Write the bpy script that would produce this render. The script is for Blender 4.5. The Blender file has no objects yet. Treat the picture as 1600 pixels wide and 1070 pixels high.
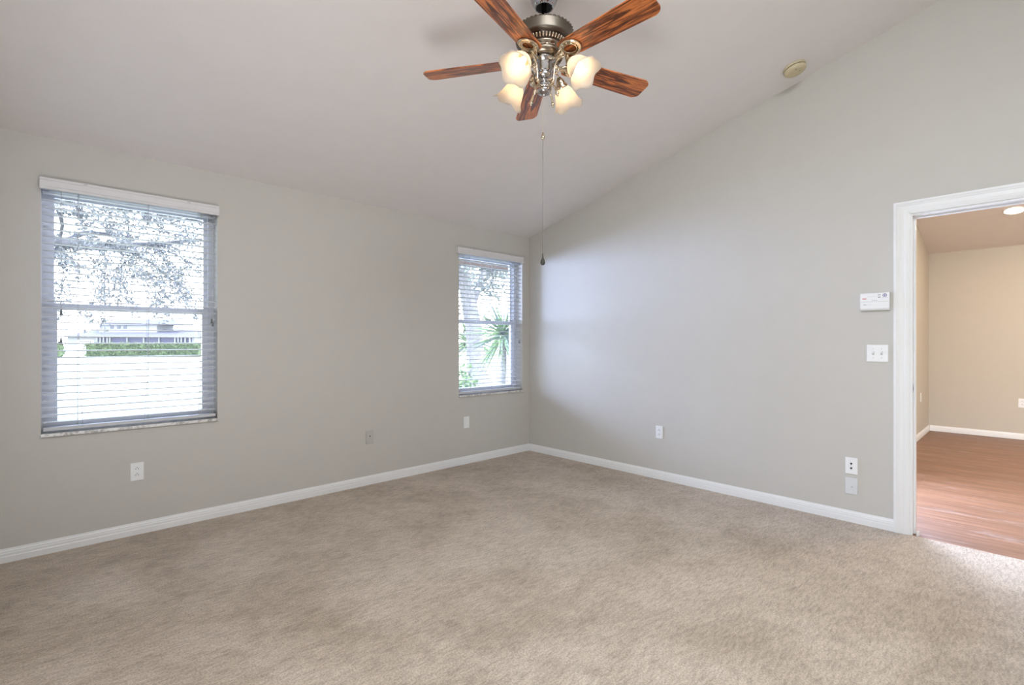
import bpy, bmesh, math, random
from mathutils import Vector, Matrix, Euler

PI = math.pi
scene = bpy.context.scene
C = scene.collection

# ------------------------------------------------------------------ camera
CAM = Vector((-4.0356, -3.9736, 1.238))
cam_d = bpy.data.cameras.new('camera')
cam_d.sensor_fit = 'HORIZONTAL'
cam_d.sensor_width = 36.0
cam_d.lens = 768.0 / 1600.0 * 36.0
cam_d.clip_start = 0.02
cam_d.clip_end = 500
cam = bpy.data.objects.new('camera', cam_d)
C.objects.link(cam)
cam.location = CAM
cam.rotation_euler = (PI / 2, 0, math.radians(46.57) - PI / 2)
fw = math.atan2(0.72621, 0.68747)
cam.rotation_euler = (PI / 2, 0, fw - PI / 2)
scene.camera = cam

# ------------------------------------------------------------------ sky, sun, exposure
SKY = 4.6
w = bpy.data.worlds.new('sky')
scene.world = w
w.use_nodes = True
wn = w.node_tree.nodes
wl = w.node_tree.links
wn.clear()
wo = wn.new('ShaderNodeOutputWorld')
bg = wn.new('ShaderNodeBackground')
tc = wn.new('ShaderNodeTexCoord')
sx = wn.new('ShaderNodeSeparateXYZ')
cr = wn.new('ShaderNodeValToRGB')
wl.new(tc.outputs['Generated'], sx.inputs[0])
wl.new(sx.outputs['Z'], cr.inputs[0])
cr.color_ramp.elements[0].position = 0.0
cr.color_ramp.elements[0].color = (0.86, 0.92, 1.0, 1)
cr.color_ramp.elements[1].position = 0.6
cr.color_ramp.elements[1].color = (0.60, 0.76, 1.0, 1)
wl.new(cr.outputs['Color'], bg.inputs['Color'])
bg.inputs['Strength'].default_value = SKY
wl.new(bg.outputs[0], wo.inputs[0])

sun_d = bpy.data.lights.new('sun', 'SUN')
sun_d.energy = 3.0
sun_d.angle = 0.02
sun_d.color = (1.0, 0.96, 0.9)
sun = bpy.data.objects.new('sun', sun_d)
C.objects.link(sun)
sun.location = (6, -8, 14)
sun.rotation_euler = Vector((-0.30, 0.50, -1.0)).to_track_quat('-Z', 'Y').to_euler()

vs = scene.view_settings
vs.view_transform = 'Standard'
vs.look = 'None'
vs.gamma = 1.0
vs.use_curve_mapping = False
vs.exposure = 1.3


def portal(name, loc, direction, sx_, sy_):
    d = bpy.data.lights.new(name, 'AREA')
    d.shape = 'RECTANGLE'
    d.size = sx_
    d.size_y = sy_
    d.cycles.is_portal = True
    o = bpy.data.objects.new(name, d)
    C.objects.link(o)
    o.location = loc
    o.rotation_euler = Vector(direction).to_track_quat('-Z', 'Z').to_euler()
    return o


def fill_light(name, loc, direction, w_, h_, energy, color):  # area lamp added as unseen fill
    d = bpy.data.lights.new(name, 'AREA')
    d.shape = 'RECTANGLE'
    d.size = w_
    d.size_y = h_
    d.energy = energy
    d.color = color
    o = bpy.data.objects.new(name, d)
    C.objects.link(o)
    o.location = loc
    o.rotation_euler = Vector(direction).to_track_quat('-Z', 'Z').to_euler()
    return o


portal('daylight_portal', (-3.608, 0.17, 1.43), (0, -1, 0), 0.9, 1.5)
portal('daylight_portal', (-0.562, 0.17, 1.43), (0, -1, 0), 0.9, 1.5)
portal('daylight_portal', (-4.45, -3.35, 1.08), (1, 0, 0), 0.8, 2.0)
portal('daylight_portal', (1.1, -2.80, 1.05), (0, -1, 0), 0.9, 2.0)

# added lamp standing in for sky, lights the right wall through the corner window
fill_light('sky_fill', (-1.5, 3.4, 1.9), (1.1, -4.6, -0.6), 1.6, 1.0, 290, (0.46, 0.585, 1.0))
# added lamp boosting daylight through the opening in the far room's side wall
fill_light('hall_daylight_fill', (1.15, -2.88, 1.1), (-0.85, -0.6, -0.5), 0.7, 0.9, 30, (0.52, 0.66, 1.0))
# unseen fill lamps added for brightness, near the camera or beyond the doorway
fill_light('ceiling_fill', (-3.3, -4.15, 3.35), (0.30, 0.22, -1), 1.5, 1.2, 42, (0.86, 0.92, 1.0))
fill_light('floor_fill', (-3.7, -3.0, 0.15), (0.1, 0.15, 1), 0.9, 1.7, 13, (0.95, 0.97, 1.0))
fill_light('hall_fill', (2.6, -5.0, 2.85), (0.1, 0.1, -1), 0.4, 0.4, 32, (1.0, 0.82, 0.60))


# ------------------------------------------------------------------ materials
def new_mat(name):
    m = bpy.data.materials.new(name)
    m.use_nodes = True
    nt = m.node_tree
    b = nt.nodes.get('Principled BSDF')
    return m, nt, b


def simple(name, col, rough=0.5, metal=0.0, spec=0.5, bump=0.0, bscale=200.0, var=0.0, vscale=8.0):
    m, nt, b = new_mat(name)
    b.inputs['Base Color'].default_value = (*col, 1)
    b.inputs['Roughness'].default_value = rough
    b.inputs['Metallic'].default_value = metal
    b.inputs['Specular IOR Level'].default_value = spec
    tcn = nt.nodes.new('ShaderNodeTexCoord')
    nz = nt.nodes.new('ShaderNodeTexNoise')
    nz.inputs['Scale'].default_value = vscale
    nz.inputs['Detail'].default_value = 4
    nt.links.new(tcn.outputs['Object'], nz.inputs['Vector'])
    rp = nt.nodes.new('ShaderNodeValToRGB')
    rp.color_ramp.elements[0].position = 0.3
    rp.color_ramp.elements[1].position = 0.7
    rp.color_ramp.elements[0].color = (*[c * (1 - var) for c in col], 1)
    rp.color_ramp.elements[1].color = (*[min(1, c * (1 + var)) for c in col], 1)
    nt.links.new(nz.outputs['Fac'], rp.inputs[0])
    nt.links.new(rp.outputs[0], b.inputs['Base Color'])
    if bump:
        n2 = nt.nodes.new('ShaderNodeTexNoise')
        n2.inputs['Scale'].default_value = bscale
        n2.inputs['Detail'].default_value = 3
        nt.links.new(tcn.outputs['Object'], n2.inputs['Vector'])
        bp = nt.nodes.new('ShaderNodeBump')
        bp.inputs['Strength'].default_value = bump
        bp.inputs['Distance'].default_value = 0.002
        nt.links.new(n2.outputs['Fac'], bp.inputs['Height'])
        nt.links.new(bp.outputs[0], b.inputs['Normal'])
    return m


M = {}
M['wall'] = simple('wall_paint', (0.555, 0.525, 0.475), 0.55, 0, 0.3, 0.25, 120, 0.01)
M['plate_wall'] = simple('painted_plate', (0.485, 0.465, 0.42), 0.4, 0, 0.4)
M['plate_pale'] = simple('pale_plate', (0.66, 0.66, 0.65), 0.4, 0, 0.4)
M['ceiling'] = simple('ceiling_paint', (0.78, 0.735, 0.71), 0.8, 0, 0.2, 0.35, 90, 0.01)
M['hallwall'] = simple('hall_paint', (0.53, 0.475, 0.395), 0.6, 0, 0.3, 0.2, 120, 0.01)
M['hallceil'] = simple('hall_ceiling_paint', (0.79, 0.725, 0.665), 0.8, 0, 0.2, 0.3, 90, 0.01)
M['trim'] = simple('white_trim', (0.80, 0.79, 0.77), 0.35, 0, 0.5, 0, 1, 0.01)
M['white'] = simple('white_plastic', (0.82, 0.81, 0.79), 0.35, 0, 0.5)
M['vinyl'] = simple('white_vinyl', (0.66, 0.66, 0.69), 0.4, 0, 0.5)
M['valance'] = simple('valance_white', (0.70, 0.67, 0.66), 0.45, 0, 0.4, 0.1, 60, 0.015, 20)
M['slat'] = simple('slat_white', (0.56, 0.55, 0.55), 0.45, 0, 0.4)
M['rail'] = simple('bottom_rail_grey', (0.55, 0.54, 0.54), 0.45, 0, 0.4)
M['cord'] = simple('blind_cord', (0.55, 0.55, 0.56), 0.8)
M['tassel'] = simple('tassel_grey', (0.16, 0.16, 0.17), 0.5)
M['cream'] = simple('aged_cream_plastic', (0.60, 0.51, 0.33), 0.45, 0, 0.4, 0, 1, 0.04, 30)
M['dark'] = simple('dark_slot', (0.02, 0.02, 0.02), 0.5)
M['slotgrey'] = simple('grey_slot', (0.12, 0.115, 0.11), 0.5)
M['faintslot'] = simple('faint_slot', (0.45, 0.44, 0.43), 0.5)
M['black'] = simple('black_rubber', (0.012, 0.012, 0.012), 0.4)
M['steel'] = simple('screw_steel', (0.55, 0.55, 0.55), 0.3, 0.9)
M['red'] = simple('red_print', (0.55, 0.10, 0.10), 0.5)
M['ink'] = simple('grey_print', (0.15, 0.15, 0.15), 0.5)
M['blueink'] = simple('blue_print', (0.12, 0.11, 0.30), 0.5)
M['lilac'] = simple('pale_sticker', (0.80, 0.78, 0.86), 0.4)
M['chrome'] = simple('polished_chrome', (0.42, 0.41, 0.42), 0.10, 1.0)
M['pewter'] = simple('antique_pewter', (0.17, 0.145, 0.115), 0.42, 1.0)
M['brassy'] = simple('antique_brass', (0.62, 0.53, 0.40), 0.18, 1.0)
M['bronze'] = simple('bronze', (0.30, 0.24, 0.18), 0.22, 1.0)
M['darkmetal'] = simple('dark_metal', (0.08, 0.06, 0.05), 0.3, 1.0)
M['pendant'] = simple('dark_wood_pendant', (0.025, 0.022, 0.012), 0.4)
M['cordline'] = simple('pull_cord', (0.20, 0.18, 0.17), 0.7)
M['leaf'] = simple('leaf', (0.135, 0.135, 0.142), 0.6, 0, 0.3, 0, 1, 0.3, 3)
M['leaf_pale'] = simple('pale_leaf', (0.20, 0.215, 0.19), 0.6, 0, 0.3, 0, 1, 0.25, 3)
M['palm'] = simple('spiky_leaf', (0.155, 0.235, 0.09), 0.5, 0, 0.3, 0, 1, 0.3, 5)
M['palm_dark'] = simple('spiky_leaf_dark', (0.085, 0.135, 0.10), 0.5, 0, 0.3, 0, 1, 0.3, 5)
M['bark'] = simple('bark', (0.09, 0.088, 0.10), 0.9, 0, 0.2, 0.5, 20, 0.2, 6)
M['barkpale'] = simple('pale_bark', (0.20, 0.18, 0.185), 0.9, 0, 0.2, 0.5, 20, 0.2, 6)
M['hedge'] = simple('hedge_leaf', (0.076, 0.100, 0.042), 0.7, 0, 0.2, 0, 1, 0.5, 4)
M['lawn'] = simple('lawn', (0.26, 0.27, 0.21), 0.95, 0, 0.1, 0.5, 30, 0.08, 0.4)
M['stucco'] = simple('pale_stucco', (0.24, 0.23, 0.24), 0.9)
M['roof'] = simple('shingle_roof', (0.092, 0.086, 0.115), 0.9, 0, 0.2, 0, 1, 0.1, 2)
M['hwin'] = simple('house_window', (0.04, 0.04, 0.06), 0.2)
M['hshade'] = simple('porch_screen', (0.060, 0.053, 0.095), 0.8)
M['beam'] = simple('brown_wood', (0.046, 0.024, 0.013), 0.7, 0, 0.3, 0.2, 40, 0.2, 10)
M['marble'] = None


def mat_marble():
    m, nt, b = new_mat('marble_sill')
    tcn = nt.nodes.new('ShaderNodeTexCoord')
    nz = nt.nodes.new('ShaderNodeTexNoise')
    nz.inputs['Scale'].default_value = 22
    nz.inputs['Detail'].default_value = 8
    nz.inputs['Distortion'].default_value = 1.5
    rp = nt.nodes.new('ShaderNodeValToRGB')
    rp.color_ramp.elements[0].position = 0.36
    rp.color_ramp.elements[0].color = (0.38, 0.36, 0.33, 1)
    rp.color_ramp.elements[1].position = 0.55
    rp.color_ramp.elements[1].color = (0.74, 0.72, 0.68, 1)
    nt.links.new(tcn.outputs['Object'], nz.inputs['Vector'])
    nt.links.new(nz.outputs['Fac'], rp.inputs[0])
    nt.links.new(rp.outputs[0], b.inputs['Base Color'])
    b.inputs['Roughness'].default_value = 0.3
    return m


M['marble'] = mat_marble()


def mat_carpet():
    m, nt, b = new_mat('beige_carpet')
    N, L = nt.nodes, nt.links
    tcn = N.new('ShaderNodeTexCoord')

    def noise(scale, detail, rough=0.6, vec=None, dist=0.0):
        n = N.new('ShaderNodeTexNoise')
        n.inputs['Scale'].default_value = scale
        n.inputs['Detail'].default_value = detail
        n.inputs['Roughness'].default_value = rough
        n.inputs['Distortion'].default_value = dist
        L.new(vec or tcn.outputs['Object'], n.inputs['Vector'])
        return n

    def mapped(rot, sc):
        mp = N.new('ShaderNodeMapping')
        mp.inputs['Rotation'].default_value = (0, 0, rot)
        mp.inputs['Scale'].default_value = sc
        L.new(tcn.outputs['Object'], mp.inputs['Vector'])
        return mp.outputs[0]

    def ramp(src, p0, c0, p1, c1):
        r = N.new('ShaderNodeValToRGB')
        r.color_ramp.elements[0].position = p0
        r.color_ramp.elements[1].position = p1
        r.color_ramp.elements[0].color = (*c0, 1)
        r.color_ramp.elements[1].color = (*c1, 1)
        L.new(src, r.inputs[0])
        return r.outputs[0]

    def mul(a, bb, fac=1.0):
        x = N.new('ShaderNodeMix')
        x.data_type = 'RGBA'
        x.blend_type = 'MULTIPLY'
        x.inputs[0].default_value = fac
        L.new(a, x.inputs[6])
        L.new(bb, x.inputs[7])
        return x.outputs[2]

    patches = ramp(noise(1.5, 8, 0.66, None, 0.3).outputs['Fac'], 0.36, (0.475, 0.388, 0.300), 0.60, (0.625, 0.53, 0.43))
    wear = ramp(noise(6.5, 6, 0.68, mapped(0.5, (1, 1.5, 1))).outputs['Fac'], 0.33, (0.84, 0.83, 0.82), 0.56, (1, 1, 1))
    nap = ramp(noise(54, 3, 0.6, mapped(0.85, (0.34, 1.35, 1)), 0.3).outputs['Fac'], 0.34, (0.80, 0.785, 0.77), 0.60, (1.05, 1.05, 1.05))
    pile = ramp(noise(135, 2, 0.6).outputs['Fac'], 0.33, (0.72, 0.70, 0.68), 0.62, (1.08, 1.08, 1.08))
    col = mul(mul(mul(patches, wear), nap), pile)
    L.new(col, b.inputs['Base Color'])
    b.inputs['Roughness'].default_value = 1.0
    b.inputs['Specular IOR Level'].default_value = 0.05
    b.inputs['Sheen Weight'].default_value = 0.15
    b.inputs['Sheen Roughness'].default_value = 0.5
    bp = N.new('ShaderNodeBump')
    bp.inputs['Strength'].default_value = 0.6
    bp.inputs['Distance'].default_value = 0.006
    L.new(noise(135, 2, 0.6).outputs['Fac'], bp.inputs['Height'])
    bp2 = N.new('ShaderNodeBump')
    bp2.inputs['Strength'].default_value = 0.5
    bp2.inputs['Distance'].default_value = 0.010
    L.new(noise(54, 3, 0.6, mapped(0.85, (0.34, 1.35, 1)), 0.3).outputs['Fac'], bp2.inputs['Height'])
    L.new(bp2.outputs[0], bp.inputs['Normal'])
    L.new(bp.outputs[0], b.inputs['Normal'])
    return m


M['carpet'] = mat_carpet()


def mat_planks():
    m, nt, b = new_mat('reddish_wood_planks')
    N, L = nt.nodes, nt.links
    tcn = N.new('ShaderNodeTexCoord')
    mp = N.new('ShaderNodeMapping')
    mp.inputs['Rotation'].default_value = (0, 0, PI / 2)
    L.new(tcn.outputs['Object'], mp.inputs['Vector'])
    br = N.new('ShaderNodeTexBrick')
    br.inputs['Scale'].default_value = 1.0
    br.inputs['Brick Width'].default_value = 1.1
    br.inputs['Row Height'].default_value = 0.085
    br.inputs['Mortar Size'].default_value = 0.0008
    br.inputs['Color1'].default_value = (0.265, 0.135, 0.082, 1)
    br.inputs['Color2'].default_value = (0.205, 0.103, 0.062, 1)
    br.inputs['Mortar'].default_value = (0.14, 0.07, 0.042, 1)
    br.offset = 0.37
    br.offset_frequency = 3
    L.new(mp.outputs[0], br.inputs['Vector'])
    mp2 = N.new('ShaderNodeMapping')
    mp2.inputs['Scale'].default_value = (28, 1.3, 1)
    L.new(tcn.outputs['Object'], mp2.inputs['Vector'])
    nz = N.new('ShaderNodeTexNoise')
    nz.inputs['Scale'].default_value = 1.6
    nz.inputs['Detail'].default_value = 6
    nz.inputs['Distortion'].default_value = 0.6
    L.new(mp2.outputs[0], nz.inputs['Vector'])
    rp = N.new('ShaderNodeValToRGB')
    rp.color_ramp.elements[0].position = 0.35
    rp.color_ramp.elements[0].color = (0.72, 0.68, 0.64, 1)
    rp.color_ramp.elements[1].position = 0.65
    rp.color_ramp.elements[1].color = (1.15, 1.12, 1.1, 1)
    L.new(nz.outputs['Fac'], rp.inputs[0])
    mx = N.new('ShaderNodeMix')
    mx.data_type = 'RGBA'
    mx.blend_type = 'MULTIPLY'
    mx.inputs[0].default_value = 1
    L.new(br.outputs['Color'], mx.inputs[6])
    L.new(rp.outputs[0], mx.inputs[7])
    # scuffs of dusty white worn into the finish
    mp3 = N.new('ShaderNodeMapping')
    mp3.inputs['Scale'].default_value = (5.5, 1.1, 1)
    L.new(tcn.outputs['Object'], mp3.inputs['Vector'])
    n3 = N.new('ShaderNodeTexNoise')
    n3.inputs['Scale'].default_value = 1.5
    n3.inputs['Detail'].default_value = 9
    n3.inputs['Roughness'].default_value = 0.75
    L.new(mp3.outputs[0], n3.inputs['Vector'])
    r3 = N.new('ShaderNodeValToRGB')
    r3.color_ramp.elements[0].position = 0.54
    r3.color_ramp.elements[0].color = (0, 0, 0, 1)
    r3.color_ramp.elements[1].position = 0.72
    r3.color_ramp.elements[1].color = (0.55, 0.55, 0.55, 1)
    L.new(n3.outputs['Fac'], r3.inputs[0])
    m3 = N.new('ShaderNodeMix')
    m3.data_type = 'RGBA'
    L.new(r3.outputs[0], m3.inputs[0])
    L.new(mx.outputs[2], m3.inputs[6])
    m3.inputs[7].default_value = (0.50, 0.41, 0.38, 1)
    L.new(m3.outputs[2], b.inputs['Base Color'])
    b.inputs['Roughness'].default_value = 0.42
    return m


M['planks'] = mat_planks()


def mat_blade():
    m, nt, b = new_mat('rosewood_blade')
    N, L = nt.nodes, nt.links
    tcn = N.new('ShaderNodeTexCoord')
    mp = N.new('ShaderNodeMapping')
    mp.inputs['Scale'].default_value = (1.15, 17, 1)
    L.new(tcn.outputs['Object'], mp.inputs['Vector'])
    nz = N.new('ShaderNodeTexNoise')
    nz.inputs['Scale'].default_value = 2.6
    nz.inputs['Detail'].default_value = 6
    nz.inputs['Roughness'].default_value = 0.62
    nz.inputs['Distortion'].default_value = 1.6
    L.new(mp.outputs[0], nz.inputs['Vector'])
    rp = N.new('ShaderNodeValToRGB')
    e = rp.color_ramp.elements
    e[0].position = 0.36
    e[0].color = (0.035, 0.008, 0.004, 1)
    e[1].position = 0.62
    e[1].color = (0.62, 0.20, 0.055, 1)
    e2 = e.new(0.46)
    e2.color = (0.17, 0.05, 0.02, 1)
    e3 = e.new(0.53)
    e3.color = (0.46, 0.135, 0.037, 1)
    L.new(nz.outputs['Fac'], rp.inputs[0])
    L.new(rp.outputs[0], b.inputs['Base Color'])
    b.inputs['Roughness'].default_value = 0.28
    b.inputs['Specular IOR Level'].default_value = 0.5
    return m


M['blade'] = mat_blade()


def mat_shade():
    m, nt, b = new_mat('frosted_glass_shade')
    N, L = nt.nodes, nt.links
    N.remove(b)
    out = [n for n in N if n.type == 'OUTPUT_MATERIAL'][0]
    d = N.new('ShaderNodeBsdfDiffuse')
    d.inputs['Color'].default_value = (0.80, 0.74, 0.67, 1)
    t = N.new('ShaderNodeBsdfTranslucent')
    t.inputs['Color'].default_value = (0.86, 0.79, 0.70, 1)
    g = N.new('ShaderNodeBsdfGlossy')
    g.inputs['Roughness'].default_value = 0.25
    tr = N.new('ShaderNodeBsdfTransparent')
    tr.inputs['Color'].default_value = (0.95, 0.9, 0.82, 1)
    a = N.new('ShaderNodeMixShader')
    a.inputs[0].default_value = 0.55
    L.new(d.outputs[0], a.inputs[1])
    L.new(t.outputs[0], a.inputs[2])
    c = N.new('ShaderNodeMixShader')
    c.inputs[0].default_value = 0.05
    L.new(a.outputs[0], c.inputs[1])
    L.new(g.outputs[0], c.inputs[2])
    f = N.new('ShaderNodeMixShader')
    f.inputs[0].default_value = 0.12
    L.new(c.outputs[0], f.inputs[1])
    L.new(tr.outputs[0], f.inputs[2])
    L.new(f.outputs[0], out.inputs[0])
    return m


M['shade'] = mat_shade()


def mat_emit(name, col, s):
    m, nt, b = new_mat(name)
    b.inputs['Base Color'].default_value = (*col, 1)
    b.inputs['Emission Color'].default_value = (*col, 1)
    b.inputs['Emission Strength'].default_value = s
    return m


M['bulb'] = mat_emit('warm_bulb', (1.0, 0.76, 0.50), 4.6)
M['lens'] = mat_emit('recessed_light_lens', (1.0, 0.82, 0.60), 40.0)


def mat_glass():
    m, nt, b = new_mat('window_glass')
    N, L = nt.nodes, nt.links
    N.remove(b)
    out = [n for n in N if n.type == 'OUTPUT_MATERIAL'][0]
    tr = N.new('ShaderNodeBsdfTransparent')
    tr.inputs['Color'].default_value = (0.95, 0.965, 0.96, 1)
    g = N.new('ShaderNodeBsdfGlossy')
    g.inputs['Roughness'].default_value = 0.02
    fr = N.new('ShaderNodeFresnel')
    fr.inputs[0].default_value = 1.35
    mx = N.new('ShaderNodeMixShader')
    L.new(fr.outputs[0], mx.inputs[0])
    du = N.new('ShaderNodeBsdfTranslucent')
    du.inputs['Color'].default_value = (0.9, 0.92, 1.0, 1)
    dm = N.new('ShaderNodeMixShader')
    dm.inputs[0].default_value = 0.008  # faint translucent veil put in for misty window glare
    L.new(tr.outputs[0], dm.inputs[1])
    L.new(du.outputs[0], dm.inputs[2])
    L.new(dm.outputs[0], mx.inputs[1])
    L.new(g.outputs[0], mx.inputs[2])
    L.new(mx.outputs[0], out.inputs[0])
    return m


M['glass'] = mat_glass()


# ------------------------------------------------------------------ mesh helpers
class MB:
    """collects shapes and links them as ONE mesh object"""

    def __init__(self):
        self.v, self.f, self.mi, self.sm = [], [], [], []

    def add(self, vs_, fs, mi=0, smooth=False):
        k = len(self.v)
        self.v += [tuple(p) for p in vs_]
        for f_ in fs:
            self.f.append([i + k for i in f_])
            self.mi.append(mi)
            self.sm.append(smooth)
        return self

    def box(self, x0, x1, y0, y1, z0, z1, mi=0, mat=None):
        p = [(x0, y0, z0), (x1, y0, z0), (x1, y1, z0), (x0, y1, z0), (x0, y0, z1), (x1, y0, z1), (x1, y1, z1), (x0, y1, z1)]
        if mat is not None:
            p = [mat @ Vector(q) for q in p]
        return self.add(p, [(0, 3, 2, 1), (4, 5, 6, 7), (0, 1, 5, 4), (1, 2, 6, 5), (2, 3, 7, 6), (3, 0, 4, 7)], mi)

    def bbox(self, x0, x1, y0, y1, z0, z1, bev, mi=0, seg=2, smooth=False):
        bm = bmesh.new()
        bmesh.ops.create_cube(bm, size=1)
        for q in bm.verts:
            q.co = Vector(((x0 + x1) / 2 + q.co.x * (x1 - x0), (y0 + y1) / 2 + q.co.y * (y1 - y0), (z0 + z1) / 2 + q.co.z * (z1 - z0)))
        bmesh.ops.bevel(bm, geom=list(bm.edges), offset=bev, segments=seg, profile=0.5, affect='EDGES')
        bm.verts.index_update()
        self.add([q.co for q in bm.verts], [[q.index for q in f_.verts] for f_ in bm.faces], mi, smooth)
        bm.free()
        return self

    def prism(self, poly, a0, a1, axis='x', mi=0):
        """poly: list of 2-D points; extruded along axis from a0 to a1"""
        n = len(poly)

        def P(a, q):
            if axis == 'x':
                return (a, q[0], q[1])
            if axis == 'y':
                return (q[0], a, q[1])
            return (q[0], q[1], a)
        vs_ = [P(a0, q) for q in poly] + [P(a1, q) for q in poly]
        fs = [tuple(range(n))[::-1], tuple(range(n, 2 * n))]
        for i in range(n):
            j = (i + 1) % n
            fs.append((i, j, n + j, n + i))
        return self.add(vs_, fs, mi)

    def lathe(self, prof, seg=32, mat=None, mi=0, smooth=True, ripple=None):
        """prof: list of (r, z)"""
        vs_, fs = [], []
        n = len(prof)
        for i in range(seg):
            a = 2 * PI * i / seg
            for k, (r, z) in enumerate(prof):
                rr, zz = r, z
                if ripple:
                    rr, zz = ripple(k / (n - 1), a, r, z)
                vs_.append(Vector((rr * math.cos(a), rr * math.sin(a), zz)))
        for i in range(seg):
            j = (i + 1) % seg
            for k in range(n - 1):
                fs.append((i * n + k, j * n + k, j * n + k + 1, i * n + k + 1))
        if mat is not None:
            vs_ = [mat @ q for q in vs_]
        return self.add(vs_, fs, mi, smooth)

    def tube(self, pts, rad, seg=8, mi=0, caps=True, smooth=True):
        pts = [Vector(p) for p in pts]
        n = len(pts)
        if not isinstance(rad, (list, tuple)):
            rad = [rad] * n
        vs_, fs = [], []
        up = None
        for i, p in enumerate(pts):
            d = (pts[min(i + 1, n - 1)] - pts[max(i - 1, 0)])
            if d.length < 1e-9:
                d = Vector((0, 0, 1))
            d.normalize()
            if up is None:
                up = d.orthogonal().normalized()
            up = (up - d * up.dot(d))
            if up.length < 1e-6:
                up = d.orthogonal()
            up.normalize()
            s = d.cross(up)
            for k in range(seg):
                a = 2 * PI * k / seg
                vs_.append(p + (up * math.cos(a) + s * math.sin(a)) * rad[i])
        for i in range(n - 1):
            for k in range(seg):
                j = (k + 1) % seg
                fs.append((i * seg + k, i * seg + j, (i + 1) * seg + j, (i + 1) * seg + k))
        if caps:
            fs.append(tuple(range(seg))[::-1])
            fs.append(tuple(range((n - 1) * seg, n * seg)))
        return self.add(vs_, fs, mi, smooth)

    def ball(self, c, r, seg=12, rings=8, mi=0, scale=(1, 1, 1)):
        prof = [(max(1e-5, r * math.sin(PI * k / rings)), -r * math.cos(PI * k / rings)) for k in range(rings + 1)]
        mt = Matrix.Translation(Vector(c)) @ Matrix.Diagonal((*scale, 1))
        return self.lathe(prof, seg, mt, mi)

    def torus(self, R, r, seg=32, sub=10, mat=None, mi=0, sy=1.0):
        vs_, fs = [], []
        for i in range(seg):
            a = 2 * PI * i / seg
            for k in range(sub):
                b = 2 * PI * k / sub
                q = Vector(((R + r * math.cos(b)) * math.cos(a), sy * (R + r * math.cos(b)) * math.sin(a), r * math.sin(b)))
                vs_.append(mat @ q if mat is not None else q)
        for i in range(seg):
            for k in range(sub):
                i2, k2 = (i + 1) % seg, (k + 1) % sub
                fs.append((i * sub + k, i2 * sub + k, i2 * sub + k2, i * sub + k2))
        return self.add(vs_, fs, mi, True)

    def disc(self, c, r, axis_mat=None, seg=20, mi=0):
        """disc facing local -Y"""
        vs_ = [Vector((c[0] + r * math.cos(2 * PI * i / seg), c[1], c[2] + r * math.sin(2 * PI * i / seg))) for i in range(seg)]
        return self.add(vs_, [tuple(range(seg))], mi)

    def peg(self, x, z, r, y0, y1, seg=16, mi=0, smooth=False):
        """short cylinder along Y"""
        vs_ = []
        for y in (y0, y1):
            for i in range(seg):
                a = 2 * PI * i / seg
                vs_.append((x + r * math.cos(a), y, z + r * math.sin(a)))
        fs = [tuple(range(seg)), tuple(range(seg, 2 * seg))[::-1]]
        for i in range(seg):
            j = (i + 1) % seg
            fs.append((i, i + seg, j + seg, j))
        return self.add(vs_, fs, mi, smooth)

    def build(self, name, mats, parent=None, loc=None, rot=None):
        me = bpy.data.meshes.new(name)
        me.from_pydata(self.v, [], self.f)
        if not isinstance(mats, (list, tuple)):
            mats = [mats]
        for m_ in mats:
            me.materials.append(m_)
        me.polygons.foreach_set('material_index', self.mi)
        me.polygons.foreach_set('use_smooth', self.sm)
        me.update()
        bm = bmesh.new()
        bm.from_mesh(me)
        bmesh.ops.recalc_face_normals(bm, faces=bm.faces)
        bm.to_mesh(me)
        bm.free()
        o = bpy.data.objects.new(name, me)
        C.objects.link(o)
        if parent is not None:
            o.parent = parent
        if loc is not None:
            o.location = loc
        if rot is not None:
            o.rotation_euler = rot
        return o


def tag(o, label, cat=None, group=None, kind=None):
    if label:
        o['label'] = label
    if cat:
        o['category'] = cat
    if group:
        o['group'] = group
    if kind:
        o['kind'] = kind
    return o


def thing(name, label, cat, loc=(0, 0, 0), rotz=0.0, group=None, kind=None):
    o = bpy.data.objects.new(name, None)
    o.empty_display_size = 0.1
    C.objects.link(o)
    o.location = loc
    o.rotation_euler = (0, 0, rotz)
    return tag(o, label, cat, group, kind)


def struct(name, mb, m, label, cat):
    return tag(mb.build(name, m), label, cat, None, 'structure')


# ------------------------------------------------------------------ room shell
SL = 0.2588                 # ceiling slope, rising away from the window wall
H0 = 2.44


def cz(y):
    return H0 - SL * y


XW, YB = -4.24, -5.0        # side wall beside the camera, wall behind the camera
T = 0.20
WZ0, WZ1 = 0.683, 2.185     # window opening
W1 = (-4.060, -3.155)
W2 = (-1.012, -0.114)
DY0, DY1, DZ = -3.450, -4.262, 2.052   # clear door opening in the far right wall
HX, HY = 5.0, -2.98         # hall far wall and side wall
HZ = 2.485
HS = 0.235

mb = MB()
mb.box(XW, 0.0, YB, 0.0, -0.12, 0.0)
struct('floor', mb, M['carpet'], 'beige cut-pile carpet with worn darker patches', 'floor')

mb = MB()
for x0, x1 in ((XW - T, W1[0]), (W1[1], W2[0]), (W2[1], 0.0)):
    mb.box(x0, x1, 0.0, T, -0.12, H0)
for x0, x1 in (W1, W2):
    mb.box(x0, x1, 0.0, T, -0.12, WZ0)
    mb.box(x0, x1, 0.0, T, WZ1, H0)
struct('wall_left', mb, M['wall'], 'grey painted wall holding the two windows', 'wall')

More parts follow.
